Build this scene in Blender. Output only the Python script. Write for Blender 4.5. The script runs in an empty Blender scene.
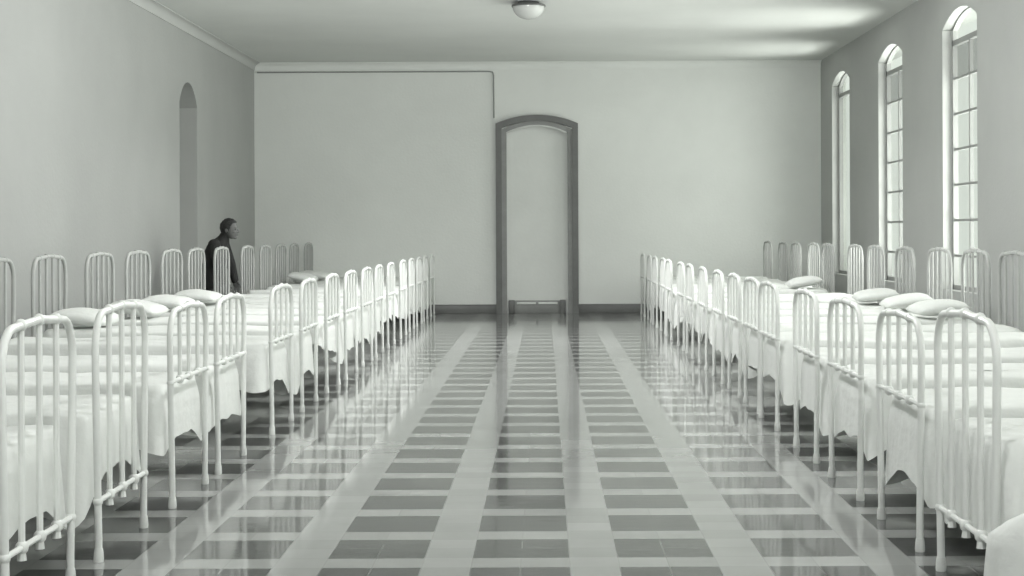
import bpy, bmesh, math, random
from mathutils import Vector, Matrix, noise as mnoise

scn = bpy.context.scene
COL = scn.collection
PI = math.pi
R = math.radians

# ------------------------------------------------------------------ materials
TINT = (0.980, 1.0, 0.970)          # the print's faint green-grey tone


def grey(v):
    return (v * TINT[0], v * TINT[1], v * TINT[2], 1.0)


def new_mat(name):
    m = bpy.data.materials.new(name)
    m.use_nodes = True
    nt = m.node_tree
    for n in list(nt.nodes):
        nt.nodes.remove(n)
    out = nt.nodes.new('ShaderNodeOutputMaterial')
    return m, nt, out


def simple(name, v, rough=0.5, spec=0.5, mottle=0.0, mscale=2.0, bump=0.0, bscale=60.0, metal=0.0, detail=4.0):
    m, nt, out = new_mat(name)
    b = nt.nodes.new('ShaderNodeBsdfPrincipled')
    nt.links.new(b.outputs[0], out.inputs[0])
    b.inputs['Base Color'].default_value = grey(v)
    b.inputs['Roughness'].default_value = rough
    b.inputs['Specular IOR Level'].default_value = spec
    b.inputs['Metallic'].default_value = metal
    tc = nt.nodes.new('ShaderNodeTexCoord')
    if mottle > 0:
        n = nt.nodes.new('ShaderNodeTexNoise')
        n.inputs['Scale'].default_value = mscale
        n.inputs['Detail'].default_value = detail
        n.inputs['Roughness'].default_value = 0.6
        nt.links.new(tc.outputs['Object'], n.inputs['Vector'])
        r = nt.nodes.new('ShaderNodeValToRGB')
        r.color_ramp.elements[0].position = 0.3
        r.color_ramp.elements[1].position = 0.7
        r.color_ramp.elements[0].color = grey(v * (1 - mottle))
        r.color_ramp.elements[1].color = grey(min(0.95, v * (1 + mottle)))
        nt.links.new(n.outputs['Fac'], r.inputs[0])
        nt.links.new(r.outputs[0], b.inputs['Base Color'])
    if bump > 0:
        n2 = nt.nodes.new('ShaderNodeTexNoise')
        n2.inputs['Scale'].default_value = bscale
        n2.inputs['Detail'].default_value = 3
        nt.links.new(tc.outputs['Object'], n2.inputs['Vector'])
        bp = nt.nodes.new('ShaderNodeBump')
        bp.inputs['Strength'].default_value = bump
        bp.inputs['Distance'].default_value = 0.02
        nt.links.new(n2.outputs['Fac'], bp.inputs['Height'])
        nt.links.new(bp.outputs[0], b.inputs['Normal'])
    return m


M = {}
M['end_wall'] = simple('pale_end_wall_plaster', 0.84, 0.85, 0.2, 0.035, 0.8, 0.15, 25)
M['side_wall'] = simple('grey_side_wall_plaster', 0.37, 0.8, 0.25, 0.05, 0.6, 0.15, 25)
M['niche'] = simple('niche_plaster', 0.47, 0.85, 0.2, 0.04, 1.0, 0.1, 25)
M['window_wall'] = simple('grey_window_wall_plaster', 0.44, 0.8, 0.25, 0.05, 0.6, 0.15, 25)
M['ceiling'] = simple('ceiling_plaster', 0.70, 0.9, 0.15, 0.04, 0.5, 0.1, 20)
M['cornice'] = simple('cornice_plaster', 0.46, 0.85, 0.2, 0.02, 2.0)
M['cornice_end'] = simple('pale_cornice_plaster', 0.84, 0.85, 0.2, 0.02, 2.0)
M['base'] = simple('dark_skirting_paint', 0.17, 0.4, 0.5, 0.1, 4.0)
M['door_panel'] = simple('door_panel_paint', 0.80, 0.7, 0.3, 0.03, 1.5, 0.1, 20)
M['casing_dark'] = simple('dark_door_casing_paint', 0.15, 0.45, 0.5, 0.12, 6.0)
M['casing_mid'] = simple('grey_door_casing_paint', 0.27, 0.45, 0.5, 0.1, 6.0)
M['casing_light'] = simple('pale_bead_paint', 0.6, 0.4, 0.5, 0.05, 6.0)
M['enamel'] = simple('white_enamel', 0.73, 0.3, 0.5, 0.03, 9.0)
M['head_enamel'] = simple('grey_head_enamel', 0.42, 0.35, 0.5, 0.05, 9.0)  # headboards, a darker grey than the footboards
M['cap'] = simple('worn_foot_cap', 0.68, 0.4, 0.5, 0.06, 20.0)
M['iron'] = simple('painted_angle_iron', 0.55, 0.5, 0.5, 0.08, 12.0)
M['ticking'] = simple('mattress_ticking', 0.6, 0.9, 0.1, 0.05, 6.0, 0.2, 60)
M['sheet'] = simple('white_cotton_spread', 0.73, 0.92, 0.1, 0.025, 5.0, 0.35, 16)
M['pillow'] = simple('pillow_cotton', 0.70, 0.92, 0.1, 0.04, 7.0, 0.35, 18)
M['frame'] = simple('window_frame_paint', 0.28, 0.5, 0.4, 0.05, 8.0)
M['sill'] = simple('window_sill_plaster', 0.46, 0.7, 0.3, 0.04, 3.0)
M['lamp_rim'] = simple('dark_lamp_rim', 0.10, 0.35, 0.5, 0.05, 9.0)
M['cable'] = simple('grey_cable_sheath', 0.30, 0.6, 0.3, 0.05, 9.0)
M['coat'] = simple('dark_wool_coat', 0.028, 0.9, 0.15, 0.12, 20.0, 0.3, 90)
M['trousers'] = simple('dark_trousers', 0.04, 0.9, 0.15, 0.1, 20.0)
M['shoe'] = simple('black_leather', 0.02, 0.4, 0.5, 0.1, 20.0)
M['skin'] = simple('skin', 0.12, 0.55, 0.35, 0.06, 14.0)
M['hair'] = simple('dark_hair', 0.02, 0.6, 0.3, 0.2, 60.0, 0.5, 120)
M['eye'] = simple('eye', 0.03, 0.2, 0.5)

# opal lamp bowl
m, nt, out = new_mat('opal_glass')
b = nt.nodes.new('ShaderNodeBsdfPrincipled')
b.inputs['Base Color'].default_value = grey(0.55)
b.inputs['Roughness'].default_value = 0.12
nt.links.new(b.outputs[0], out.inputs[0])
M['opal'] = m

# window glass: clear to slightly obscured panes
def glass(name, clear, dif):
    m, nt, out = new_mat(name)
    tr = nt.nodes.new('ShaderNodeBsdfTransparent')
    tr.inputs[0].default_value = grey(clear)
    tl = nt.nodes.new('ShaderNodeBsdfTranslucent')
    tl.inputs[0].default_value = grey(0.85)
    gl = nt.nodes.new('ShaderNodeBsdfGlossy')
    gl.inputs['Roughness'].default_value = 0.05
    mx = nt.nodes.new('ShaderNodeMixShader')
    mx.inputs[0].default_value = dif
    nt.links.new(tr.outputs[0], mx.inputs[1])
    nt.links.new(tl.outputs[0], mx.inputs[2])
    mx2 = nt.nodes.new('ShaderNodeMixShader')
    mx2.inputs[0].default_value = 0.05
    nt.links.new(mx.outputs[0], mx2.inputs[1])
    nt.links.new(gl.outputs[0], mx2.inputs[2])
    nt.links.new(mx2.outputs[0], out.inputs[0])
    return m


M['glass_lower'] = glass('obscured_pane', 0.90, 0.0)
M['glass_upper'] = glass('dusty_upper_pane', 0.66, 0.0)
M['glass_fan'] = glass('clear_fanlight_pane', 0.97, 0.0)


# floor: 20 cm tiles, dark 2x2 blocks between pale one-tile bands
def floor_mat():
    m, nt, out = new_mat('polished_tile_floor')
    N = nt.nodes
    L = nt.links
    b = N.new('ShaderNodeBsdfPrincipled')
    L.new(b.outputs[0], out.inputs[0])
    geo = N.new('ShaderNodeNewGeometry')
    sep = N.new('ShaderNodeSeparateXYZ')
    L.new(geo.outputs['Position'], sep.inputs[0])

    def math_(op, a, bb=None, c=None):
        n = N.new('ShaderNodeMath')
        n.operation = op
        for i, v in enumerate((a, bb, c)):
            if v is None:
                continue
            if isinstance(v, (int, float)):
                n.inputs[i].default_value = v
            else:
                L.new(v, n.inputs[i])
        return n.outputs[0]

    X0, Y0, T = 0.094, 6.58, 0.2
    xs = math_('SUBTRACT', sep.outputs[0], X0)
    ys = math_('SUBTRACT', sep.outputs[1], Y0)
    fx = math_('FLOORED_MODULO', xs, 0.6)
    fy = math_('FLOORED_MODULO', ys, 0.6)
    bx = math_('GREATER_THAN', fx, T)          # 1 inside the dark columns
    by = math_('GREATER_THAN', fy, T - 0.012)
    dark = math_('MULTIPLY', bx, by)
    # per tile variation
    ix = math_('FLOOR', math_('DIVIDE', xs, T))
    iy = math_('FLOOR', math_('DIVIDE', ys, T))
    comb = N.new('ShaderNodeCombineXYZ')
    L.new(ix, comb.inputs[0])
    L.new(iy, comb.inputs[1])
    wn = N.new('ShaderNodeTexWhiteNoise')
    wn.noise_dimensions = '2D'
    L.new(comb.outputs[0], wn.inputs['Vector'])
    # joints
    tx = math_('FLOORED_MODULO', xs, T)
    ty = math_('FLOORED_MODULO', ys, T)
    g1 = math_('LESS_THAN', tx, 0.004)
    g2 = math_('LESS_THAN', ty, 0.004)
    joint = math_('MAXIMUM', g1, g2)
    nz = N.new('ShaderNodeTexNoise')
    nz.inputs['Scale'].default_value = 1.7
    nz.inputs['Detail'].default_value = 5
    L.new(geo.outputs['Position'], nz.inputs['Vector'])
    lv = math_('ADD', 0.31, math_('ADD', math_('MULTIPLY', math_('SUBTRACT', wn.outputs[0], 0.5), 0.05),
                                  math_('MULTIPLY', math_('SUBTRACT', nz.outputs['Fac'], 0.5), 0.12)))
    dv = math_('ADD', 0.085, math_('ADD', math_('MULTIPLY', math_('SUBTRACT', wn.outputs[0], 0.5), 0.03),
                                  math_('MULTIPLY', math_('SUBTRACT', nz.outputs['Fac'], 0.5), 0.05)))
    val = math_('ADD', math_('MULTIPLY', lv, math_('SUBTRACT', 1.0, dark)), math_('MULTIPLY', dv, dark))
    val = math_('ADD', math_('MULTIPLY', val, math_('SUBTRACT', 1.0, math_('MULTIPLY', joint, 0.12))), math_('MULTIPLY', math_('MULTIPLY', joint, dark), 0.10))
    rgb = N.new('ShaderNodeCombineColor')
    for i in range(3):
        L.new(math_('MULTIPLY', val, TINT[i]), rgb.inputs[i])
    L.new(rgb.outputs[0], b.inputs['Base Color'])
    b.inputs['Roughness'].default_value = 0.075
    b.inputs['IOR'].default_value = 1.5
    b.inputs['Specular IOR Level'].default_value = 0.42
    wv = N.new('ShaderNodeTexNoise')
    wv.inputs['Scale'].default_value = 7
    wv.inputs['Detail'].default_value = 3
    L.new(geo.outputs['Position'], wv.inputs['Vector'])
    bp = N.new('ShaderNodeBump')
    bp.inputs['Strength'].default_value = 0.05
    bp.inputs['Distance'].default_value = 0.01
    L.new(wv.outputs['Fac'], bp.inputs['Height'])
    L.new(bp.outputs[0], b.inputs['Normal'])
    return m


M['floor'] = floor_mat()


# ------------------------------------------------------------------ mesh helpers
class MB:
    def __init__(self):
        self.bm = bmesh.new()

    def box(self, c, s, bevel=0.0, segs=2, rot=None):
        r = bmesh.ops.create_cube(self.bm, size=1.0)
        vs = r['verts']
        bmesh.ops.scale(self.bm, vec=s, verts=vs)
        if bevel > 0:
            es = list({e for v in vs for e in v.link_edges})
            rr = bmesh.ops.bevel(self.bm, geom=es, offset=bevel, segments=segs, profile=0.5, affect='EDGES')
            vs = list({v for v in rr['verts']} | {v for v in vs if v.is_valid})
        if rot is not None:
            bmesh.ops.rotate(self.bm, cent=(0, 0, 0), matrix=rot, verts=vs)
        bmesh.ops.translate(self.bm, vec=c, verts=vs)
        return self

    def tube(self, pts, r, n=10, cap=True):
        """sweep a circle along pts; r a number or one radius per point"""
        pts = [Vector(p) for p in pts]
        rs = r if isinstance(r, (list, tuple)) else [r] * len(pts)
        rings = []
        prev = None
        for i, p in enumerate(pts):
            if i == 0:
                t = pts[1] - pts[0]
            elif i == len(pts) - 1:
                t = pts[-1] - pts[-2]
            else:
                t = (pts[i + 1] - p).normalized() + (p - pts[i - 1]).normalized()
            t.normalize()
            if prev is None:
                a = Vector((1, 0, 0)) if abs(t.x) < 0.9 else Vector((0, 1, 0))
                u = a - t * a.dot(t)
            else:
                u = prev - t * prev.dot(t)
            u.normalize()
            prev = u
            w = t.cross(u)
            rings.append([self.bm.verts.new(p + (u * math.cos(2 * PI * k / n) + w * math.sin(2 * PI * k / n)) * rs[i])
                          for k in range(n)])
        for a, c in zip(rings, rings[1:]):
            for k in range(n):
                self.bm.faces.new((a[k], a[(k + 1) % n], c[(k + 1) % n], c[k]))
        if cap:
            self.bm.faces.new(rings[0][::-1])
            self.bm.faces.new(rings[-1])
        return self

    def lathe(self, prof, c=(0, 0, 0), n=24):
        c = Vector(c)
        rings = []
        for (r, z) in prof:
            if r < 1e-5:
                rings.append([self.bm.verts.new(c + Vector((0, 0, z)))])
            else:
                rings.append([self.bm.verts.new(c + Vector((r * math.cos(2 * PI * k / n), r * math.sin(2 * PI * k / n), z)))
                              for k in range(n)])
        for a, d in zip(rings, rings[1:]):
            for k in range(n):
                k2 = (k + 1) % n
                if len(a) == 1 and len(d) > 1:
                    self.bm.faces.new((a[0], d[k2], d[k]))
                elif len(d) == 1 and len(a) > 1:
                    self.bm.faces.new((a[k], a[k2], d[0]))
                elif len(a) > 1:
                    self.bm.faces.new((a[k], a[k2], d[k2], d[k]))
        return self

    def ball(self, c, r, sz=1.0, n=10):
        k = bmesh.ops.create_uvsphere(self.bm, u_segments=n, v_segments=max(6, n * 2 // 3), radius=r)
        bmesh.ops.scale(self.bm, vec=(1, 1, sz), verts=k['verts'])
        bmesh.ops.translate(self.bm, vec=c, verts=k['verts'])
        return self

    def prism(self, pts, d):
        """polygon pts (3-D) extruded along vector d"""
        d = Vector(d)
        a = [self.bm.verts.new(Vector(p)) for p in pts]
        c = [self.bm.verts.new(Vector(p) + d) for p in pts]
        n = len(pts)
        self.bm.faces.new(a[::-1])
        self.bm.faces.new(c)
        for k in range(n):
            self.bm.faces.new((a[k], a[(k + 1) % n], c[(k + 1) % n], c[k]))
        return self

    def strip_prism(self, outer, inner, d):
        """ring between two open polylines of equal length, extruded along d"""
        d = Vector(d)
        for i in range(len(outer) - 1):
            self.prism([outer[i], outer[i + 1], inner[i + 1], inner[i]], d)
        return self

    def mesh(self, name, smooth=True, auto=R(40)):
        bmesh.ops.recalc_face_normals(self.bm, faces=self.bm.faces)
        me = bpy.data.meshes.new(name)
        self.bm.to_mesh(me)
        self.bm.free()
        if smooth:
            for p in me.polygons:
                p.use_smooth = True
            me.set_sharp_from_angle(angle=auto)
        return me


def link(name, me, mat, parent=None, loc=None):
    o = bpy.data.objects.new(name, me)
    COL.objects.link(o)
    if mat is not None and not me.materials:
        me.materials.append(mat)
    if parent is not None:
        o.parent = parent
    if loc is not None:
        o.location = loc
    return o


def tag(o, label, cat, group=None):
    o['label'] = label
    o['category'] = cat
    if group:
        o['group'] = group
    return o


def empty(name, loc=(0, 0, 0), rz=0.0):
    o = bpy.data.objects.new(name, None)
    o.empty_display_size = 0.2
    COL.objects.link(o)
    o.location = loc
    o.rotation_euler = (0, 0, rz)
    return o


def struct(name, me, mat, parent=None):
    o = link(name, me, mat, parent)
    if parent is None:
        o['kind'] = 'structure'
    return o


# ------------------------------------------------------------------ room dimensions (metres; camera at the origin, looking +Y)
XL, XR = -4.83, 4.60
YB, YF = 27.2, -3.0
H = 4.18
WT = 0.42                      # wall thickness

# floor and ceiling
struct('floor', MB().box(((XL + XR) / 2, (YB + YF) / 2, -0.1), (XR - XL + 2.4, YB - YF + 2.4, 0.2)).mesh('floor', False), M['floor'])
struct('ceiling', MB().box(((XL + XR) / 2, (YB + YF) / 2, H + 0.1), (XR - XL + 2.4, YB - YF + 2.4, 0.2)).mesh('ceiling', False), M['ceiling'])


def arc(c0, c1, zs, rise, n=14):
    """points of a segmental arch from coordinate c0 to c1 springing at zs"""
    w = (c1 - c0) / 2
    rad = (w * w + rise * rise) / (2 * rise)
    cz = zs + rise - rad
    a0 = math.asin(min(1, w / rad))
    if rise > w:
        a0 = PI - a0
    return [((c0 + c1) / 2 + rad * math.sin(-a0 + 2 * a0 * k / n), cz + rad * math.cos(-a0 + 2 * a0 * k / n)) for k in range(n + 1)]


def wall_with_openings(name, mat, to3, c0, c1, openings, d):
    """to3(c, z) -> point; openings = (a, b, bottom, spring, rise)"""
    mb = MB()
    cur = c0
    for (a, b_, zb, zs, rise) in openings:
        mb.prism([to3(cur, 0), to3(a, 0), to3(a, H), to3(cur, H)], d)
        if zb > 0:
            mb.prism([to3(a, 0), to3(b_, 0), to3(b_, zb), to3(a, zb)], d)
        ar = arc(a, b_, zs, rise)
        for (p, q) in zip(ar, ar[1:]):
            mb.prism([to3(p[0], p[1]), to3(q[0], q[1]), to3(q[0], H), to3(p[0], H)], d)
        cur = b_
    mb.prism([to3(cur, 0), to3(c1, 0), to3(c1, H), to3(cur, H)], d)
    return struct(name, mb.mesh(name, False), mat)


# window wall on the right
WIN_Y = [25.4, 21.76, 18.13, 14.45, 10.8, 7.1, 3.45, -0.2]
WW, SILL, SPRING, RISE = 1.52, 0.65, 3.66, 0.17
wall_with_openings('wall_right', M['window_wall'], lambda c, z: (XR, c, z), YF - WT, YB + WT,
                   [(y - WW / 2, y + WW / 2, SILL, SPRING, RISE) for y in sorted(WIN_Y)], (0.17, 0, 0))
# left wall with a tall arched recess
NY0, NY1 = 21.62, 22.72
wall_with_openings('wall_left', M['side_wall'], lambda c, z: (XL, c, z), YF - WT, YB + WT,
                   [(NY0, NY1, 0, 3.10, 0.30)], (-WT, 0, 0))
nb = MB()
nb.box((XL - WT - 0.32, (NY0 + NY1) / 2, 1.8), (0.1, 1.8, 3.6))
nb.box((XL - WT - 0.14, NY0 - 0.2, 1.8), (0.28, 0.4, 3.6))
nb.box((XL - WT - 0.14, NY1 + 0.2, 1.8), (0.28, 0.4, 3.6))
nb.box((XL - WT - 0.14, (NY0 + NY1) / 2, 3.52), (0.28, 1.8, 0.2))
struct('trim_3', MB().box((XL - 0.21, NY1 - 0.006, 1.55), (0.41, 0.012, 3.08)).box((XL - 0.21, NY0 + 0.006, 1.55), (0.41, 0.012, 3.08)).mesh('trim_3', False), M['cornice'])  # added jamb linings, paler than the wall to stand in for light
struct('wall_recess', nb.mesh('wall_recess', False), M['niche'])
# far wall with the arched doorway
DX0, DX1 = -0.715, 0.455
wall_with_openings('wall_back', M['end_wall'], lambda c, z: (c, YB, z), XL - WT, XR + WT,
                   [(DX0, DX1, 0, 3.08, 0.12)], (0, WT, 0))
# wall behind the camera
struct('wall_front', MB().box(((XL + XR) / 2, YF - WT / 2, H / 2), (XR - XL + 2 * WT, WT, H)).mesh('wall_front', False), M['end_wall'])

# ------------------------------------------------------------------ doorway
door = empty('door_1', (0, YB, 0))
door['kind'] = 'structure'


def casing(x0, x1, zs, rise, w, wt, y0, dpt, mat, name):
    """arched casing of leg width w and head width wt around the opening x0..x1, front face at y0"""
    ai = arc(x0, x1, zs, rise, 16)
    ao = arc(x0 - w, x1 + w, zs + wt * 0.75, rise + wt * 0.25, 16)
    mb = MB()
    inner = [(x0, 0)] + ai + [(x1, 0)]
    outer = [(x0 - w, 0)] + ao + [(x1 + w, 0)]
    mb.strip_prism([(p[0], y0, p[1]) for p in outer], [(p[0], y0, p[1]) for p in inner], (0, dpt, 0))
    bmesh.ops.remove_doubles(mb.bm, verts=mb.bm.verts, dist=1e-5)
    return link(name, mb.mesh(name, False), mat, door)


casing(-0.715, 0.455, 3.08, 0.12, 0.10, 0.10, -0.07, 0.07, M['casing_dark'], 'door_casing')
casing(-0.635, 0.378, 3.00, 0.12, 0.08, 0.08, -0.035, 0.12, M['casing_mid'], 'door_frame')
ai = arc(-0.632, 0.362, 2.985, 0.12, 16)
ao = arc(-0.638, 0.368, 3.012, 0.12, 16)
fb_ = MB().strip_prism([(p[0], -0.045, p[1]) for p in ao], [(p[0], -0.045, p[1]) for p in ai], (0, 0.05, 0))
link('frame_bead', fb_.mesh('frame_bead', False), M['casing_light'], door)
ap = arc(-0.67, 0.41, 3.01, 0.12, 16)
link('door_panel', MB().prism([(-0.67, 0.06, 0.0)] + [(p[0], 0.06, p[1]) for p in ap] + [(0.41, 0.06, 0.0)], (0, 0.05, 0)).mesh('door_panel', False), M['door_panel'], door)
kb = MB()
kb.box((-0.135, 0.035, 0.105), (0.95, 0.05, 0.21), 0.008)
link('kick_rail', kb.mesh('kick_rail'), M['casing_mid'], door)
for sx in (-1, 1):
    link('kick_plate', MB().box((-0.135 + sx * 0.18, 0.0, 0.165), (0.32, 0.02, 0.034), 0.005).mesh('kick_plate'), M['door_panel'], door)
    link('plinth_block', MB().box((-0.135 + sx * 0.425, 0.0, 0.11), (0.10, 0.06, 0.22), 0.008).mesh('plinth_block'), M['casing_dark'], door)

# ------------------------------------------------------------------ skirting boards, cornices
BH = 0.15


def skirting(name, a, b_, axis, face, inward):
    mb = MB()
    L_ = b_ - a
    if axis == 'x':
        mb.box(((a + b_) / 2, face + inward * 0.013, BH / 2), (L_, 0.026, BH), 0.006)
        mb.box(((a + b_) / 2, face + inward * 0.017, BH - 0.012), (L_, 0.034, 0.018), 0.005)
    else:
        mb.box((face + inward * 0.013, (a + b_) / 2, BH / 2), (0.026, L_, BH), 0.006)
        mb.box((face + inward * 0.017, (a + b_) / 2, BH - 0.012), (0.034, L_, 0.018), 0.005)
    return struct(name, mb.mesh(name), M['base'])


skirting('baseboard_back', XL, -0.815, 'x', YB, -1)
skirting('baseboard_back', 0.555, XR, 'x', YB, -1)
skirting('baseboard_left', YF, NY0, 'y', XL, 1)
skirting('baseboard_left', NY1, YB, 'y', XL, 1)
skirting('baseboard_right', YF, YB, 'y', XR, -1)


def cove(name, pts_fn, mat):
    mb = MB()
    prof = [(0.0, 0.0)] + [(0.11 - 0.11 * math.cos(PI / 2 * k / 6), 0.11 * math.sin(PI / 2 * k / 6) - 0.11) for k in range(7)]
    # prof: (distance from the wall, height below the ceiling)
    prof = [(0, 0), (0, -0.12), (0.012, -0.12)] + [(0.012 + 0.10 * (1 - math.cos(PI / 2 * k / 6)), -0.11 + 0.10 * math.sin(PI / 2 * k / 6)) for k in range(7)] + [(0.112, 0)]
    p, d = pts_fn(prof)
    mb.prism(p, d)
    return struct(name, mb.mesh(name), mat)


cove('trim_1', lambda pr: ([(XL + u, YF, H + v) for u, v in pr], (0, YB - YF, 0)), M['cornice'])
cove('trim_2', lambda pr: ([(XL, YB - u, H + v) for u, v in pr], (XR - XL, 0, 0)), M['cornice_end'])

# cable on the far wall: along under the cornice, then down to the door head
cz = H - 0.155
cb = MB().tube([(XL + 0.05, YB - 0.012, cz), (-0.92, YB - 0.012, cz), (-0.86, YB - 0.012, cz - 0.01), (-0.845, YB - 0.012, cz - 0.06), (-0.84, YB - 0.012, 3.25)], 0.011, 8)
tag(link('surface_mounted_cable', cb.mesh('surface_mounted_cable'), M['cable']), 'thin grey cable clipped under the ceiling and dropping to the door head', 'cable')

# ------------------------------------------------------------------ windows
sill_y = 0.0


def make_window(n, y, bars=True):
    w = empty('window_%d' % n, (XR, y, 0))
    w['kind'] = 'structure'
    fx = 0.11                              # frame plane behind the wall face
    hw = WW / 2
    TR = 3.50
    f = MB()
    f.box((fx + 0.03, -hw + 0.025, (SILL + SPRING) / 2), (0.06, 0.05, SPRING - SILL))
    f.box((fx + 0.03, hw - 0.025, (SILL + SPRING) / 2), (0.06, 0.05, SPRING - SILL))
    f.box((fx + 0.03, 0, SILL + 0.035), (0.06, WW, 0.07))
    f.box((fx + 0.03, 0, TR), (0.06, WW, 0.06))
    ao = arc(-hw, hw, SPRING, RISE)
    ai = arc(-hw + 0.035, hw - 0.035, SPRING - 0.02, RISE)
    f.strip_prism([(fx, p[0], p[1]) for p in ao], [(fx, p[0], p[1]) for p in ai], (0.06, 0, 0))
    link('window_frame', f.mesh('window_frame', False), M['frame'], w)
    ln = MB()
    lo = [(-hw, SILL)] + arc(-hw, hw, SPRING, RISE) + [(hw, SILL)]
    li = [(-hw + 0.008, SILL)] + arc(-hw + 0.008, hw - 0.008, SPRING - 0.006, RISE) + [(hw - 0.008, SILL)]
    ln.strip_prism([(0.002, p[0], p[1]) for p in lo], [(0.002, p[0], p[1]) for p in li], (0.166, 0, 0))
    link('reveal_lining', ln.mesh('reveal_lining', False), M['sill'], w)
    if bars:
        k = MB()
        k.box((fx + 0.03, 0.02, (SILL + TR) / 2), (0.04, 0.04, TR - SILL))
        link('mullion', k.mesh('mullion', False), M['frame'], w)
        for i in range(1, 7):
            z = SILL + (TR - SILL) * i / 7
            link('glazing_bar', MB().box((fx + 0.03, 0, z), (0.03, WW - 0.1, 0.028)).mesh('glazing_bar', False), M['frame'], w)
    zt = SILL + (TR - SILL) * 6 / 7
    link('pane', MB().box((fx + 0.056, 0, (SILL + zt) / 2), (0.006, WW - 0.08, zt - SILL)).mesh('pane', False), M['glass_lower'], w)
    link('upper_pane', MB().box((fx + 0.056, 0, (zt + TR) / 2), (0.006, WW - 0.08, TR - zt)).mesh('upper_pane', False), M['glass_upper'] if bars else M['glass_lower'], w)
    aa = arc(-hw + 0.04, hw - 0.04, SPRING - 0.02, RISE)
    link('fanlight', MB().prism([(fx + 0.053, -hw + 0.04, TR)] + [(fx + 0.053, p[0], p[1]) for p in aa] + [(fx + 0.053, hw - 0.04, TR)], (0.006, 0, 0)).mesh('fanlight', False), M['glass_fan'], w)
    link('window_sill', MB().box((0.052, 0, SILL + 0.010), (0.10, WW - 0.02, 0.020), 0.004).mesh('window_sill'), M['sill'], w)


for i, y in enumerate(WIN_Y):
    make_window(i + 1, y, bars=(i != 0))

# ------------------------------------------------------------------ beds
BW, BL = 0.40, 1.005        # half width (post centres), half length
FOOT_H, HEAD_H = 0.985, 1.18


def half_w(z):
    """the end frames are a little wider at the top than at the floor"""
    return 0.388 + 0.040 * max(0.0, min(1.0, (z - 0.1) / 0.7))


def bow_pts(x, hw, top, rad_w=0.13, rad_h=0.15, rise=0.016):
    hw = half_w(1.0)
    pts = [(x, -half_w(z), z) for z in (0.03, 0.1, 0.3, 0.6)] + [(x, -hw, top - rise - rad_h)]
    n = 8
    for k in range(1, n + 1):
        a = PI / 2 * k / n
        pts.append((x, -hw + rad_w * (1 - math.cos(a)), top - rise - rad_h + rad_h * math.sin(a)))
    pts.append((x, 0, top))
    return pts + [(x, -p[1], p[2]) for p in pts[:-1]][::-1]


def bow_z(y, hw, top, rad_w=0.13, rad_h=0.15, rise=0.016):
    a = abs(y)
    if a <= hw - rad_w:
        return top - rise * (a / (hw - rad_w)) ** 2
    u = (a - (hw - rad_w)) / rad_w
    return top - rise - rad_h + rad_h * math.sqrt(max(0, 1 - u * u))


def spindle_mesh(name, x, ys, z0, z1, r, foot=False):
    mb = MB()
    mb.tube([(x, ys, z0), (x, ys, z1)], r, 8)
    mb.ball((x, ys, z0), r * 1.9, 1.1, 10)
    mb.ball((x, ys, z1), r * 1.75, 1.1, 10)
    if foot:                         # finial under the low rail
        mb.tube([(x, ys, z0 - 0.045), (x, ys, z0)], [r * 1.4, r], 8)
    return mb.mesh(name)


def end_panel(x, top, n_sp, bar_z, low):
    """meshes of one bed end: bow, crossbar, spindles, foot caps"""
    pr = 0.0155
    mb = MB().tube(bow_pts(x, BW, top), pr, 12)
    for s in (-1, 1):
        mb.ball((x, s * half_w(bar_z), bar_z), pr * (1.35 if low else 1.22), 1.0, 12)
    bow = mb.mesh('bow')
    bar = MB().tube([(x, -half_w(bar_z), bar_z), (x, half_w(bar_z), bar_z)], 0.0115, 8).mesh('crossbar')
    sps = []
    for k in range(n_sp):
        y = -0.42 + 0.84 * (k + 1) / (n_sp + 1)
        sps.append(spindle_mesh('spindle', x, y, bar_z, bow_z(y, half_w(1.0), top) - 0.002, 0.0115 if not low else 0.0125, low))
    caps = [MB().lathe([(0.0, 0.0), (0.020, 0.0), (0.0215, 0.012), (0.0195, 0.04), (0.017, 0.055), (0.0, 0.055)], (x, s * half_w(0), 0.0), 14).mesh('foot_cap') for s in (-1, 1)]
    return bow, bar, sps, caps


FOOT_LOW = end_panel(BL, FOOT_H + 0.055, 3, 0.25, True)
FOOT_MID = end_panel(BL, FOOT_H, 3, 0.62, False)
HEAD = end_panel(-BL, HEAD_H, 4, 0.46, False)
RAILS = []
for s in (-1, 1):
    RAILS.append(MB().box((-0.0575, s * 0.355, 0.40), (1.895, 0.006, 0.045)).box((-0.0575, s * 0.339, 0.42), (1.89, 0.03, 0.006)).mesh('side_rail'))
sb = MB()
for k in range(13):
    sb.tube([(-0.93 + 1.86 * k / 12, -0.352, 0.42), (-0.93 + 1.86 * k / 12, 0.352, 0.42)], 0.006, 6)
for k in range(7):
    sb.tube([(-0.93, -0.33 + 0.66 * k / 6, 0.428), (0.93, -0.33 + 0.66 * k / 6, 0.428)], 0.004, 6)
SPRINGS = sb.mesh('spring_base')
MATTRESS = MB().box((0, 0, 0.495), (1.84, 0.75, 0.13), 0.045, 4).mesh('mattress')


def make_bed(x, y, rz, low):
    bed = empty('hospital_bed', (x, y, 0), rz)
    for name, (bow, bar, sps, caps) in (('footboard', FOOT_LOW if low else FOOT_MID), ('headboard', HEAD)):
        em_ = M['enamel'] if name == 'footboard' else M['head_enamel']
        fb = link(name, bow, em_, bed)
        link('crossbar', bar, em_, fb)
        for s_ in sps:
            link('spindle', s_, em_, fb)
        for c_ in caps:
            link('foot_cap', c_, M['cap'], fb)
    for r_ in RAILS:
        link('side_rail', r_, M['iron'], bed)
    link('spring_base', SPRINGS, M['iron'], bed)
    link('mattress', MATTRESS, M['ticking'], bed)
    return bed


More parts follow.
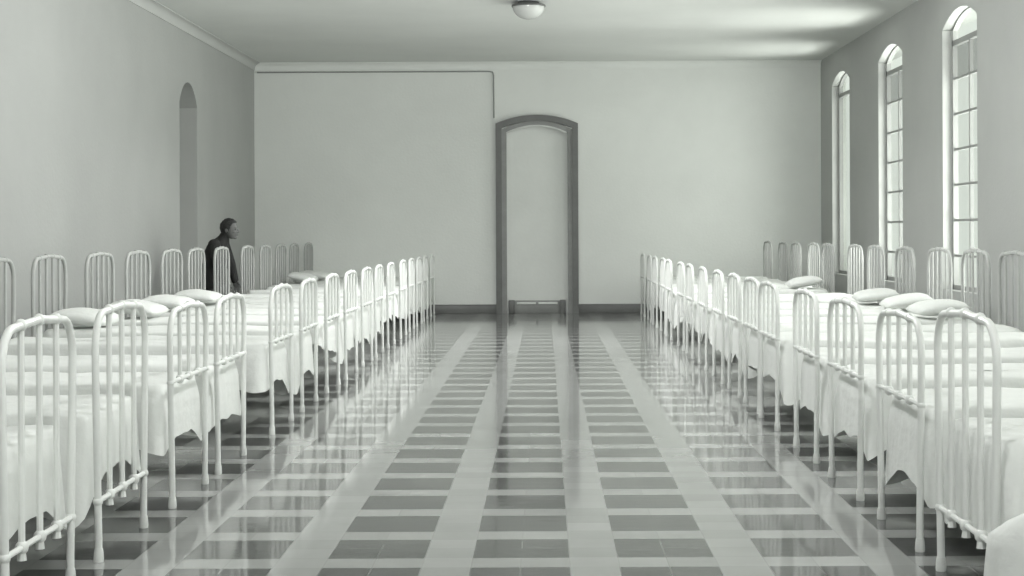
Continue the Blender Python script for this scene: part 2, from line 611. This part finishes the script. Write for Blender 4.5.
def spread_mesh(seed, flare=0.0, drop=0.30):
    rnd = random.Random(seed)
    ox, oy = rnd.uniform(0, 90), rnd.uniform(0, 90)
    x0, x1, hy, rc = -0.93, 0.958, 0.395, 0.05
    # perimeter of a rounded rectangle, starting at the head end
    pts = []

    def seg(p, q, st):
        L_ = math.hypot(q[0] - p[0], q[1] - p[1])
        n = max(2, int(L_ / st))
        nx, ny = (q[1] - p[1]) / L_, -(q[0] - p[0]) / L_
        for k in range(n):
            u = k / n
            pts.append((p[0] + (q[0] - p[0]) * u, p[1] + (q[1] - p[1]) * u, nx, ny))

    def cor(cx, cy, a0):
        for k in range(5):
            a = a0 + PI / 2 * k / 5
            pts.append((cx + rc * math.cos(a), cy + rc * math.sin(a), math.cos(a), math.sin(a)))

    seg((x0 + rc, -hy), (x1 - rc, -hy), 0.028)
    cor(x1 - rc, -hy + rc, -PI / 2)
    seg((x1, -hy + rc), (x1, hy - rc), 0.025)
    cor(x1 - rc, hy - rc, 0)
    seg((x1 - rc, hy), (x0 + rc, hy), 0.028)
    cor(x0 + rc, hy - rc, PI / 2)
    seg((x0, hy - rc), (x0, -hy + rc), 0.05)
    cor(x0 + rc, -hy + rc, PI)
    N = len(pts)
    bm = bmesh.new()
    d_side = (drop + rnd.uniform(-0.06, 0.06), drop + rnd.uniform(-0.06, 0.06))
    d_foot = drop + rnd.uniform(-0.05, 0.05)
    cdrop = (rnd.uniform(0.0, 0.14), rnd.uniform(0.0, 0.14))
    ph = rnd.uniform(0, 6)
    sway = rnd.uniform(-0.02, 0.02)

    def top_z(x, y):
        z = 0.618 + 0.016 * mnoise.noise((x * 1.6 + ox, y * 1.9 + oy, 0.3)) + 0.009 * mnoise.noise((x * 5 + ox, y * 6 + oy, 2.0))
        e = min(1.0, (hy - abs(y)) / 0.10, (x1 - x) / 0.10)
        return z - 0.018 * (1 - max(0, e)) ** 2

    rings = []
    for k in range(9):                      # from the spine outwards
        s = (k + 0.25) / 8.25
        ring = []
        for (px, py, nx, ny) in pts:
            cx = max(-0.55, min(0.6, px))
            x = cx + (px - cx) * s
            y = py * s
            ring.append(bm.verts.new((x, y, top_z(x, y))))
        rings.append(ring)
    NS = 10
    arcl = 0.0
    arcs = []
    for i, p in enumerate(pts):
        q = pts[i - 1]
        arcl += math.hypot(p[0] - q[0], p[1] - q[1]) if i else 0
        arcs.append(arcl)
    for k in range(1, NS + 1):
        s = k / NS
        ring = []
        for i, (px, py, nx, ny) in enumerate(pts):
            a = arcs[i]
            near_foot = max(0.0, 1 - math.hypot(px - x1, abs(py) - hy) / 0.22)
            head = 1.0 if px < x0 + 0.05 else 0.0
            side = d_side[0] if py < 0 else d_side[1]
            D = side * abs(ny) + d_foot * max(0, nx) + 0.06 * max(0, -nx)
            if abs(nx) > 0.01 and abs(ny) > 0.01 and nx > 0:
                D = side * ny * ny + d_foot * nx * nx
            D += 0.05 * mnoise.noise((a * 1.3 + ox, 0, 0)) + 0.025 * mnoise.noise((a * 4 + oy, 3, 0))
            D += (cdrop[0] if py < 0 else cdrop[1]) * near_foot
            D = max(0.05, min(D, 0.5))
            rip = (0.010 * math.sin(a * 26 + ph + 2 * mnoise.noise((a * 1.1 + ox, 5, 0))) + 0.014 * mnoise.noise((a * 3.1 + ox, s * 0.7, 9))) * s ** 0.8
            o_ = 0.006 + 0.035 * s * (0.6 + mnoise.noise((a * 0.9 + oy, 1, 4))) + rip
            bulge = 0.022 * math.sin(min(1, s * 3) * PI / 2)
            o_ = max(0.008 * s, o_) + bulge - 0.014
            zz = -D * s
            x = px + nx * o_
            y = py + ny * o_
            if near_foot > 0:               # hanging corner folds out to the side
                y += (1 if py > 0 else -1) * 0.085 * near_foot * s
            x = min(x, 0.978)
            if flare and py < 0:
                nf = max(0.0, 1 - math.hypot(px - x1, py + hy) / 0.34)
                g = min(1, s * 2.2)
                y -= flare * 1.1 * nf ** 0.6 * g
                if s > 0.15 and nf > 0.2:
                    x += flare * 1.25 * (nf - 0.2) * min(1, (s - 0.15) * 3.0) * max(0.0, min(1.0, (-y - 0.47) / 0.05))
            x += sway * s * abs(ny)
            ring.append(bm.verts.new((min(x, 0.978) if not (flare and py < 0) else x, y, top_z(px, py) + zz)))
        rings.append(ring)
    for a_, b_ in zip(rings, rings[1:]):
        for i in range(N):
            j = (i + 1) % N
            bm.faces.new((a_[i], a_[j], b_[j], b_[i]))
    bmesh.ops.recalc_face_normals(bm, faces=bm.faces)
    # close the spine: the innermost ring is sealed with a fan of quads
    inner = rings[0]
    try:
        bm.faces.new(inner)
    except ValueError:
        pass
    bmesh.ops.recalc_face_normals(bm, faces=bm.faces)
    me = bpy.data.meshes.new('bedspread')
    bm.to_mesh(me)
    bm.free()
    for p in me.polygons:
        p.use_smooth = True
    return me


def pillow_mesh(seed, sx=0.21, sy=0.32, sz=0.072):
    rnd = random.Random(seed)
    ox = rnd.uniform(0, 60)
    bm = bmesh.new()
    nu, nv = 20, 14
    g = {}
    for side in (1, -1):
        for i in range(nu + 1):
            for j in range(nv + 1):
                u, v = -1 + 2 * i / nu, -1 + 2 * j / nv
                edge = i in (0, nu) or j in (0, nv)
                if edge and side == -1:
                    g[(side, i, j)] = g[(1, i, j)]
                    continue
                t = (max(0, 1 - abs(u) ** 2.6) * max(0, 1 - abs(v) ** 2.6)) ** 0.45
                pin = 1 - 0.05 * (1 - u * u) * 0 - 0.06 * (1 - abs(u)) * abs(v) ** 3
                pin2 = 1 - 0.06 * (1 - abs(v)) * abs(u) ** 3
                x = sx * v * pin2 * (1 if True else 0)
                y = sy * u * pin
                z = sz * t * side * (1.0 if side > 0 else 0.72)
                z += 0.012 * mnoise.noise((x * 7 + ox, y * 6, side)) * t
                g[(side, i, j)] = bm.verts.new((x, y, z))
    for side in (1, -1):
        for i in range(nu):
            for j in range(nv):
                q = [g[(side, i, j)], g[(side, i + 1, j)], g[(side, i + 1, j + 1)], g[(side, i, j + 1)]]
                if len(set(q)) == 4:
                    bm.faces.new(q)
    bmesh.ops.recalc_face_normals(bm, faces=bm.faces)
    me = bpy.data.meshes.new('pillow')
    bm.to_mesh(me)
    bm.free()
    for p in me.polygons:
        p.use_smooth = True
    return me


PILLOWS = [pillow_mesh(s) for s in (3, 8, 21, 34)]

ORD = ['nearest', 'second', 'third', 'fourth', 'fifth', 'sixth', 'seventh', 'eighth', 'ninth', 'tenth', 'eleventh', 'twelfth',
       'thirteenth', 'fourteenth', 'fifteenth', 'sixteenth', 'seventeenth']

LEFT_Y = [5.94, 7.11, 8.42, 9.55, 11.36, 12.70, 14.15, 15.43, 16.83, 18.03, 19.45, 21.15, 22.55, 23.8, 25.15, 26.62]
RIGHT_Y = [4.62, 6.09, 7.26, 8.57, 9.88, 11.44, 12.46, 13.62, 14.86, 16.25, 17.7, 18.87, 20.65, 21.85, 23.3, 24.6, 26.3]


PILLOWED = {'left': (12.70, 14.15, 15.43, 16.83, 23.8, 25.15), 'right': (13.62, 14.86, 16.25, 20.65)}


def place_row(side, ys, xc, rz, low_idx):
    rnd = random.Random(77 if side == 'left' else 191)
    n = len(ys)
    grp_b = 'white iron beds of the %s row' % side
    for i, y in enumerate(ys):
        if i == 0:
            where = 'nearest the camera in the %s row' % side
        elif i == n - 1:
            where = 'last in the %s row, beside the far wall' % side
        else:
            where = '%s from the camera in the %s row' % (ORD[i], side)
        jit = R(rnd.uniform(-0.6, 0.6))
        xx = xc + rnd.uniform(-0.008, 0.008)
        low = i in low_idx
        bed = make_bed(xx, y, rz + jit, low)
        if low:
            tag(bed, 'white iron bed with long foot bars, ' + where, 'bed', grp_b)
        else:
            tag(bed, 'white iron bed with short foot bars, ' + where, 'bed', grp_b)
        fl = 0.20 if (side == 'right' and i == 0) else 0.0
        me = spread_mesh(1000 * (1 if side == 'left' else 2) + i, fl, rnd.uniform(0.27, 0.34))
        sp = link('bedspread', me, M['sheet'], None, (xx, y, 0))
        sp.rotation_euler = (0, 0, rz + jit)
        tag(sp, 'white bedspread hanging over the bed ' + where, 'bedspread', 'bedspreads of the %s row' % side)
        if y in PILLOWED[side]:
            lx, ly = -0.70 + rnd.uniform(-0.03, 0.03), rnd.uniform(-0.03, 0.03)
            ca, sa = math.cos(rz + jit), math.sin(rz + jit)
            p = link('pillow', PILLOWS[rnd.randrange(4)], M['pillow'], None, (xx + ca * lx - sa * ly, y + sa * lx + ca * ly, 0.699))
            p.rotation_euler = (0, R(rnd.uniform(4, 10)), rz + jit + R(rnd.uniform(-4, 4)))
            tag(p, 'white pillow on the bed ' + where, 'pillow', 'pillows of the %s row' % side)


place_row('left', LEFT_Y, -2.845, 0.0, (0, 1))
place_row('right', RIGHT_Y, 2.575, PI, (0, 1))

# ------------------------------------------------------------------ ceiling lamp
LAMP_FILL_Y = [20.1, 14.6, 9.1, 3.6, -1.6]  # the lamp in view first, then positions of added fill lights


def make_lamp(y, label):
    l = empty('ceiling_lamp', (-0.19, y, H))
    link('lamp_rim', MB().lathe([(0.0, 0.0), (0.13, 0.0), (0.14, -0.02), (0.205, -0.035), (0.212, -0.05), (0.208, -0.062), (0.19, -0.062), (0.0, -0.062)], n=32).mesh('lamp_rim'), M['lamp_rim'], l)
    link('lamp_bowl', MB().lathe([(0.196, -0.060)] + [(0.196 * math.cos(PI / 2 * k / 10), -0.060 - 0.155 * math.sin(PI / 2 * k / 10)) for k in range(1, 10)] + [(0.0, -0.215)], n=32).mesh('lamp_bowl'), M['opal'], l)
    tag(l, label, 'ceiling lamp')
    return l


make_lamp(LAMP_FILL_Y[0], 'round opal ceiling lamp with a dark rim above the aisle')

# ------------------------------------------------------------------ the man between the beds
def skin_mesh(name, verts, edges, radii, root=0, sub=2):
    me = bpy.data.meshes.new(name)
    me.from_pydata([Vector(v) for v in verts], edges, [])
    o = bpy.data.objects.new(name + '_tmp', me)
    COL.objects.link(o)
    md = o.modifiers.new('skin', 'SKIN')
    md.use_smooth_shade = True
    md.branch_smoothing = 0.6
    sv = me.skin_vertices[0].data
    for i, r in enumerate(radii):
        sv[i].radius = r if isinstance(r, tuple) else (r, r)
        sv[i].use_root = (i == root)
    s2 = o.modifiers.new('sub', 'SUBSURF')
    s2.levels = s2.render_levels = sub
    dg = bpy.context.evaluated_depsgraph_get()
    dg.update()
    ev = o.evaluated_get(dg)
    res = bpy.data.meshes.new_from_object(ev, depsgraph=dg)
    res.name = name
    bpy.data.objects.remove(o)
    for p in res.polygons:
        p.use_smooth = True
    return res


def remeshed(name, parts, voxel):
    """merge overlapping closed meshes into one continuous surface"""
    bm = bmesh.new()
    for me in parts:
        bm.from_mesh(me)
    me = bpy.data.meshes.new(name)
    bm.to_mesh(me)
    bm.free()
    o = bpy.data.objects.new(name + '_tmp', me)
    COL.objects.link(o)
    md = o.modifiers.new('remesh', 'REMESH')
    md.mode = 'VOXEL'
    md.voxel_size = voxel
    md.use_smooth_shade = True
    sm = o.modifiers.new('smooth', 'SMOOTH')
    sm.iterations = 3
    sm.factor = 0.5
    dg = bpy.context.evaluated_depsgraph_get()
    dg.update()
    res = bpy.data.meshes.new_from_object(o.evaluated_get(dg), depsgraph=dg)
    res.name = name
    bpy.data.objects.remove(o)
    bm = bmesh.new()
    bm.from_mesh(res)
    left = set(bm.verts)
    comps = []
    while left:
        st = [left.pop()]
        comp = [st[0]]
        while st:
            a = st.pop()
            for e in a.link_edges:
                q = e.other_vert(a)
                if q in left:
                    left.remove(q)
                    comp.append(q)
                    st.append(q)
        comps.append(comp)
    comps.sort(key=len)
    for c in comps[:-1]:
        bmesh.ops.delete(bm, geom=c, context='VERTS')
    bm.to_mesh(res)
    bm.free()
    for p in res.polygons:
        p.use_smooth = True
    return res


def ellipsoid(c, r, rot=None):
    mb = MB()
    k = bmesh.ops.create_uvsphere(mb.bm, u_segments=28, v_segments=20, radius=1.0)
    bmesh.ops.scale(mb.bm, vec=r, verts=mb.bm.verts)
    if rot is not None:
        bmesh.ops.rotate(mb.bm, cent=(0, 0, 0), matrix=rot, verts=mb.bm.verts)
    bmesh.ops.translate(mb.bm, vec=c, verts=mb.bm.verts)
    return mb.mesh('e')


def loft(rings, n=32):
    """rings of (x, z, rx, ry), stacked upwards"""
    mb = MB()
    prev = None
    first = None
    for (cx, z, rx, ry) in rings:
        r = [mb.bm.verts.new((cx + rx * math.cos(2 * PI * k / n), ry * math.sin(2 * PI * k / n), z)) for k in range(n)]
        if prev:
            for k in range(n):
                mb.bm.faces.new((prev[k], prev[(k + 1) % n], r[(k + 1) % n], r[k]))
        else:
            mb.bm.faces.new(r[::-1])
        prev = r
    mb.bm.faces.new(prev)
    return mb.mesh('loft')


def limb(pts, rad):
    """tapered limb with rounded joints; a list of closed meshes"""
    out_ = [MB().tube(pts, rad, 18).mesh('limb')]
    for p, r in zip(pts, rad):
        out_.append(ellipsoid(p, (r, r, r)))
    return out_


def make_person(loc, rz):
    V, E, RR = [], [], []

    def v(p, r, link_to=None):
        V.append(p)
        RR.append(r)
        if link_to is not None:
            E.append((link_to, len(V) - 1))
        return len(V) - 1

    HX, HZ = 0.150, 1.405                 # skull centre
    parts = [loft([(-0.06, 0.72, 0.09, 0.13), (-0.055, 0.80, 0.115, 0.165), (-0.05, 0.88, 0.115, 0.165), (-0.04, 0.98, 0.10, 0.145),
                   (-0.015, 1.10, 0.115, 0.165), (0.015, 1.20, 0.10, 0.165), (0.045, 1.255, 0.075, 0.11), (0.075, 1.29, 0.058, 0.06),
                   (0.105, 1.33, 0.054, 0.054), (0.125, 1.38, 0.050, 0.052)])]
    for s in (-1, 1):
        parts += limb([(0.02, s * 0.165, 1.195), (0.085, s * 0.225, 0.965), (0.150, s * 0.205, 0.765)], [0.058, 0.043, 0.029])
        parts.append(ellipsoid((0.168, s * 0.198, 0.708), (0.043, 0.018, 0.052)))
        for dx, L_ in ((0.031, 0.070), (0.011, 0.078), (-0.010, 0.072), (-0.030, 0.056)):
            parts += limb([(0.172 + dx, s * 0.197, 0.672), (0.176 + dx * 1.08, s * 0.189, 0.672 - L_ * 0.5), (0.174 + dx * 1.1, s * 0.172, 0.672 - L_)], [0.0095, 0.0088, 0.0075])
        parts += limb([(0.192, s * 0.188, 0.730), (0.218, s * 0.174, 0.704), (0.228, s * 0.166, 0.672)], [0.014, 0.0115, 0.0095])
        parts += limb([(-0.05, s * 0.09, 0.80), (0.005, s * 0.105, 0.45), (-0.035, s * 0.11, 0.08)], [0.085, 0.055, 0.040])
        parts += limb([(-0.035, s * 0.11, 0.05), (0.10, s * 0.125, 0.04)], [0.042, 0.032])
    parts.append(ellipsoid((HX, 0, HZ), (0.100, 0.080, 0.104)))
    parts.append(ellipsoid((HX + 0.036, 0, HZ - 0.060), (0.062, 0.062, 0.078), Matrix.Rotation(R(12), 3, 'Y')))   # face and jaw
    parts.append(ellipsoid((HX + 0.070, 0, HZ - 0.122), (0.024, 0.026, 0.018)))    # chin
    parts.append(ellipsoid((HX + 0.088, 0, HZ + 0.002), (0.014, 0.050, 0.013)))    # brow
    parts.append(ellipsoid((HX + 0.104, 0, HZ - 0.030), (0.011, 0.011, 0.034), Matrix.Rotation(R(-20), 3, 'Y')))  # nose
    parts.append(ellipsoid((HX + 0.110, 0, HZ - 0.053), (0.014, 0.016, 0.011)))
    parts.append(ellipsoid((HX + 0.092, 0, HZ - 0.082), (0.013, 0.026, 0.008)))    # lips
    parts.append(ellipsoid((HX + 0.090, 0, HZ - 0.094), (0.013, 0.023, 0.008)))
    for s in (-1, 1):
        parts.append(ellipsoid((HX + 0.062, s * 0.042, HZ - 0.045), (0.028, 0.020, 0.022)))   # cheek
        parts.append(ellipsoid((HX - 0.008, s * 0.082, HZ - 0.030), (0.020, 0.010, 0.032), Matrix.Rotation(R(10), 3, 'Y')))   # ear
    body = link('person', remeshed('person', parts, 0.004), M['skin'])
    body.location = loc
    body.rotation_euler = (0, 0, rz)
    body.scale = (1.03, 1.03, 1.01)

    # jacket with a turned-up collar, down over the hips
    jp = [loft([(-0.06, 0.66, 0.150, 0.205), (-0.06, 0.70, 0.152, 0.207), (-0.055, 0.80, 0.148, 0.198), (-0.05, 0.90, 0.140, 0.185), (-0.035, 1.0, 0.133, 0.175),
                (-0.012, 1.11, 0.142, 0.188), (0.012, 1.19, 0.128, 0.185), (0.040, 1.25, 0.100, 0.135), (0.070, 1.285, 0.078, 0.085),
                (0.094, 1.315, 0.068, 0.070), (0.108, 1.345, 0.064, 0.066)])]
    for s in (-1, 1):
        jp += limb([(0.018, s * 0.165, 1.195), (0.085, s * 0.228, 0.965), (0.146, s * 0.208, 0.755)], [0.076, 0.060, 0.046])
    link('jacket', remeshed('jacket', jp, 0.009), M['coat'], body)
    tp = [loft([(-0.055, 0.70, 0.12, 0.165), (-0.055, 0.80, 0.125, 0.175), (-0.05, 0.90, 0.122, 0.170)])]
    for s in (-1, 1):
        tp += limb([(-0.05, s * 0.09, 0.78), (0.005, s * 0.105, 0.45), (-0.03, s * 0.11, 0.08)], [0.098, 0.074, 0.064])
    link('trousers', remeshed('trousers', tp, 0.010), M['trousers'], body)
    for s in (-1, 1):
        mb = MB()
        mb.box((0.035, s * 0.12, 0.045), (0.27, 0.095, 0.085), 0.036, 4)
        mb.box((0.035, s * 0.12, 0.010), (0.275, 0.098, 0.020), 0.008, 2)
        link('shoe', mb.mesh('shoe'), M['shoe'], body)
    # hair: short, over crown, back and sides
    bm = bmesh.new()
    bmesh.ops.create_uvsphere(bm, u_segments=72, v_segments=56, radius=1.0)
    for q in list(bm.verts):
        c = q.co
        t_ = max(0.0, min(1.0, (c.x - 0.05) / 0.7)); lim = -0.62 + 1.12 * t_ * t_ * (3 - 2 * t_)
        if c.z < lim:
            bm.verts.remove(q)
    for q in bm.verts:
        c = q.co
        k = 1 + 0.05 * mnoise.noise(c * 6)
        q.co = Vector((HX - 0.004 + c.x * 0.112 * k, c.y * 0.091 * k, HZ + 0.004 + c.z * 0.116 * k))
    me = bpy.data.meshes.new('hair')
    bm.to_mesh(me)
    bm.free()
    for p in me.polygons:
        p.use_smooth = True
    h = link('hair', me, M['hair'], body)
    sd = h.modifiers.new('thick', 'SOLIDIFY')
    sd.thickness = 0.018
    for s in (-1, 1):
        link('eye', ellipsoid((HX + 0.086, s * 0.031, HZ - 0.020), (0.010, 0.013, 0.008)), M['eye'], body)
    tag(body, 'person in a dark jacket stooping between two beds by the left wall', 'person')
    return body


make_person((-4.07, 20.30, 0.0), R(-8))

# ------------------------------------------------------------------ light
w = bpy.data.worlds.new('overcast_sky')
scn.world = w
w.use_nodes = True
bg = w.node_tree.nodes['Background']
bg.inputs[0].default_value = (0.955, 1.0, 0.96, 1)
bg.inputs[1].default_value = 0.74


def area(name, loc, rot, sx, sy, power, spread=180, col=(1, 1, 1)):
    l = bpy.data.lights.new(name, 'AREA')
    l.shape = 'RECTANGLE'
    l.size, l.size_y = sx, sy
    l.energy = power
    l.color = col
    l.spread = R(spread)
    o = bpy.data.objects.new(name, l)
    COL.objects.link(o)
    o.location = loc
    o.rotation_euler = rot
    return o


# daylight through every window of the right wall
for k, y in enumerate(WIN_Y):
    area('window_daylight', (XR + 0.62, y, 2.3), (0, R(90), 0), 2.9, 1.5, (50, 100, 110, 70, 60, 50, 50, 50)[k], 140)
# light thrown up from the ground outside, through the windows on to the ceiling
for k, y in enumerate(WIN_Y):
    area('ground_bounce', (XR + 1.5, y, 0.7), (0, R(90 + 35), 0), 1.0, 1.5, (35, 70, 90, 90, 70, 60, 50, 50)[k], 120)
for y in WIN_Y[:3]:
    area('pavement_glare', (XR + 2.3, y, 1.85), (0, R(90 + 45), 0), 0.6, 0.8, 3.5, 40)

# added fill lights: one under the unlit lamp in view, the rest without fixtures
area('fill_downlight', (-0.19, LAMP_FILL_Y[0], H - 0.25), (0, 0, 0), 0.3, 0.3, 120, 150)
for k, y in enumerate(LAMP_FILL_Y[1:]):
    l = bpy.data.lights.new('overhead_fill', 'POINT')
    l.energy = (300, 160, 140, 120)[k]
    l.shadow_soft_size = 0.2
    o = bpy.data.objects.new('overhead_fill', l)
    COL.objects.link(o)
    o.location = (-0.19, y, H - 0.55)

# ------------------------------------------------------------------ camera
cam = bpy.data.cameras.new('camera')
cam.sensor_width = 36.0
cam.lens = 1634 / 1024 * 36.0
cam.shift_x = -(545 - 512) / 1024
cam.shift_y = -(288 - 232) / 1024
cam.clip_end = 200
co = bpy.data.objects.new('camera', cam)
COL.objects.link(co)
co.location = (0, 0, 1.35)
co.rotation_euler = (R(90), R(0.25), 0)
scn.camera = co

vs = scn.view_settings
scn.display_settings.display_device = 'sRGB'
vs.view_transform = 'Standard'
vs.look = 'None'
vs.gamma = 1.0
vs.exposure = 0.29
vs.use_curve_mapping = False
scn.cycles.use_denoising = True
scn.cycles.max_bounces = 8
scn.cycles.diffuse_bounces = 6
scn.cycles.sample_clamp_indirect = 6.0
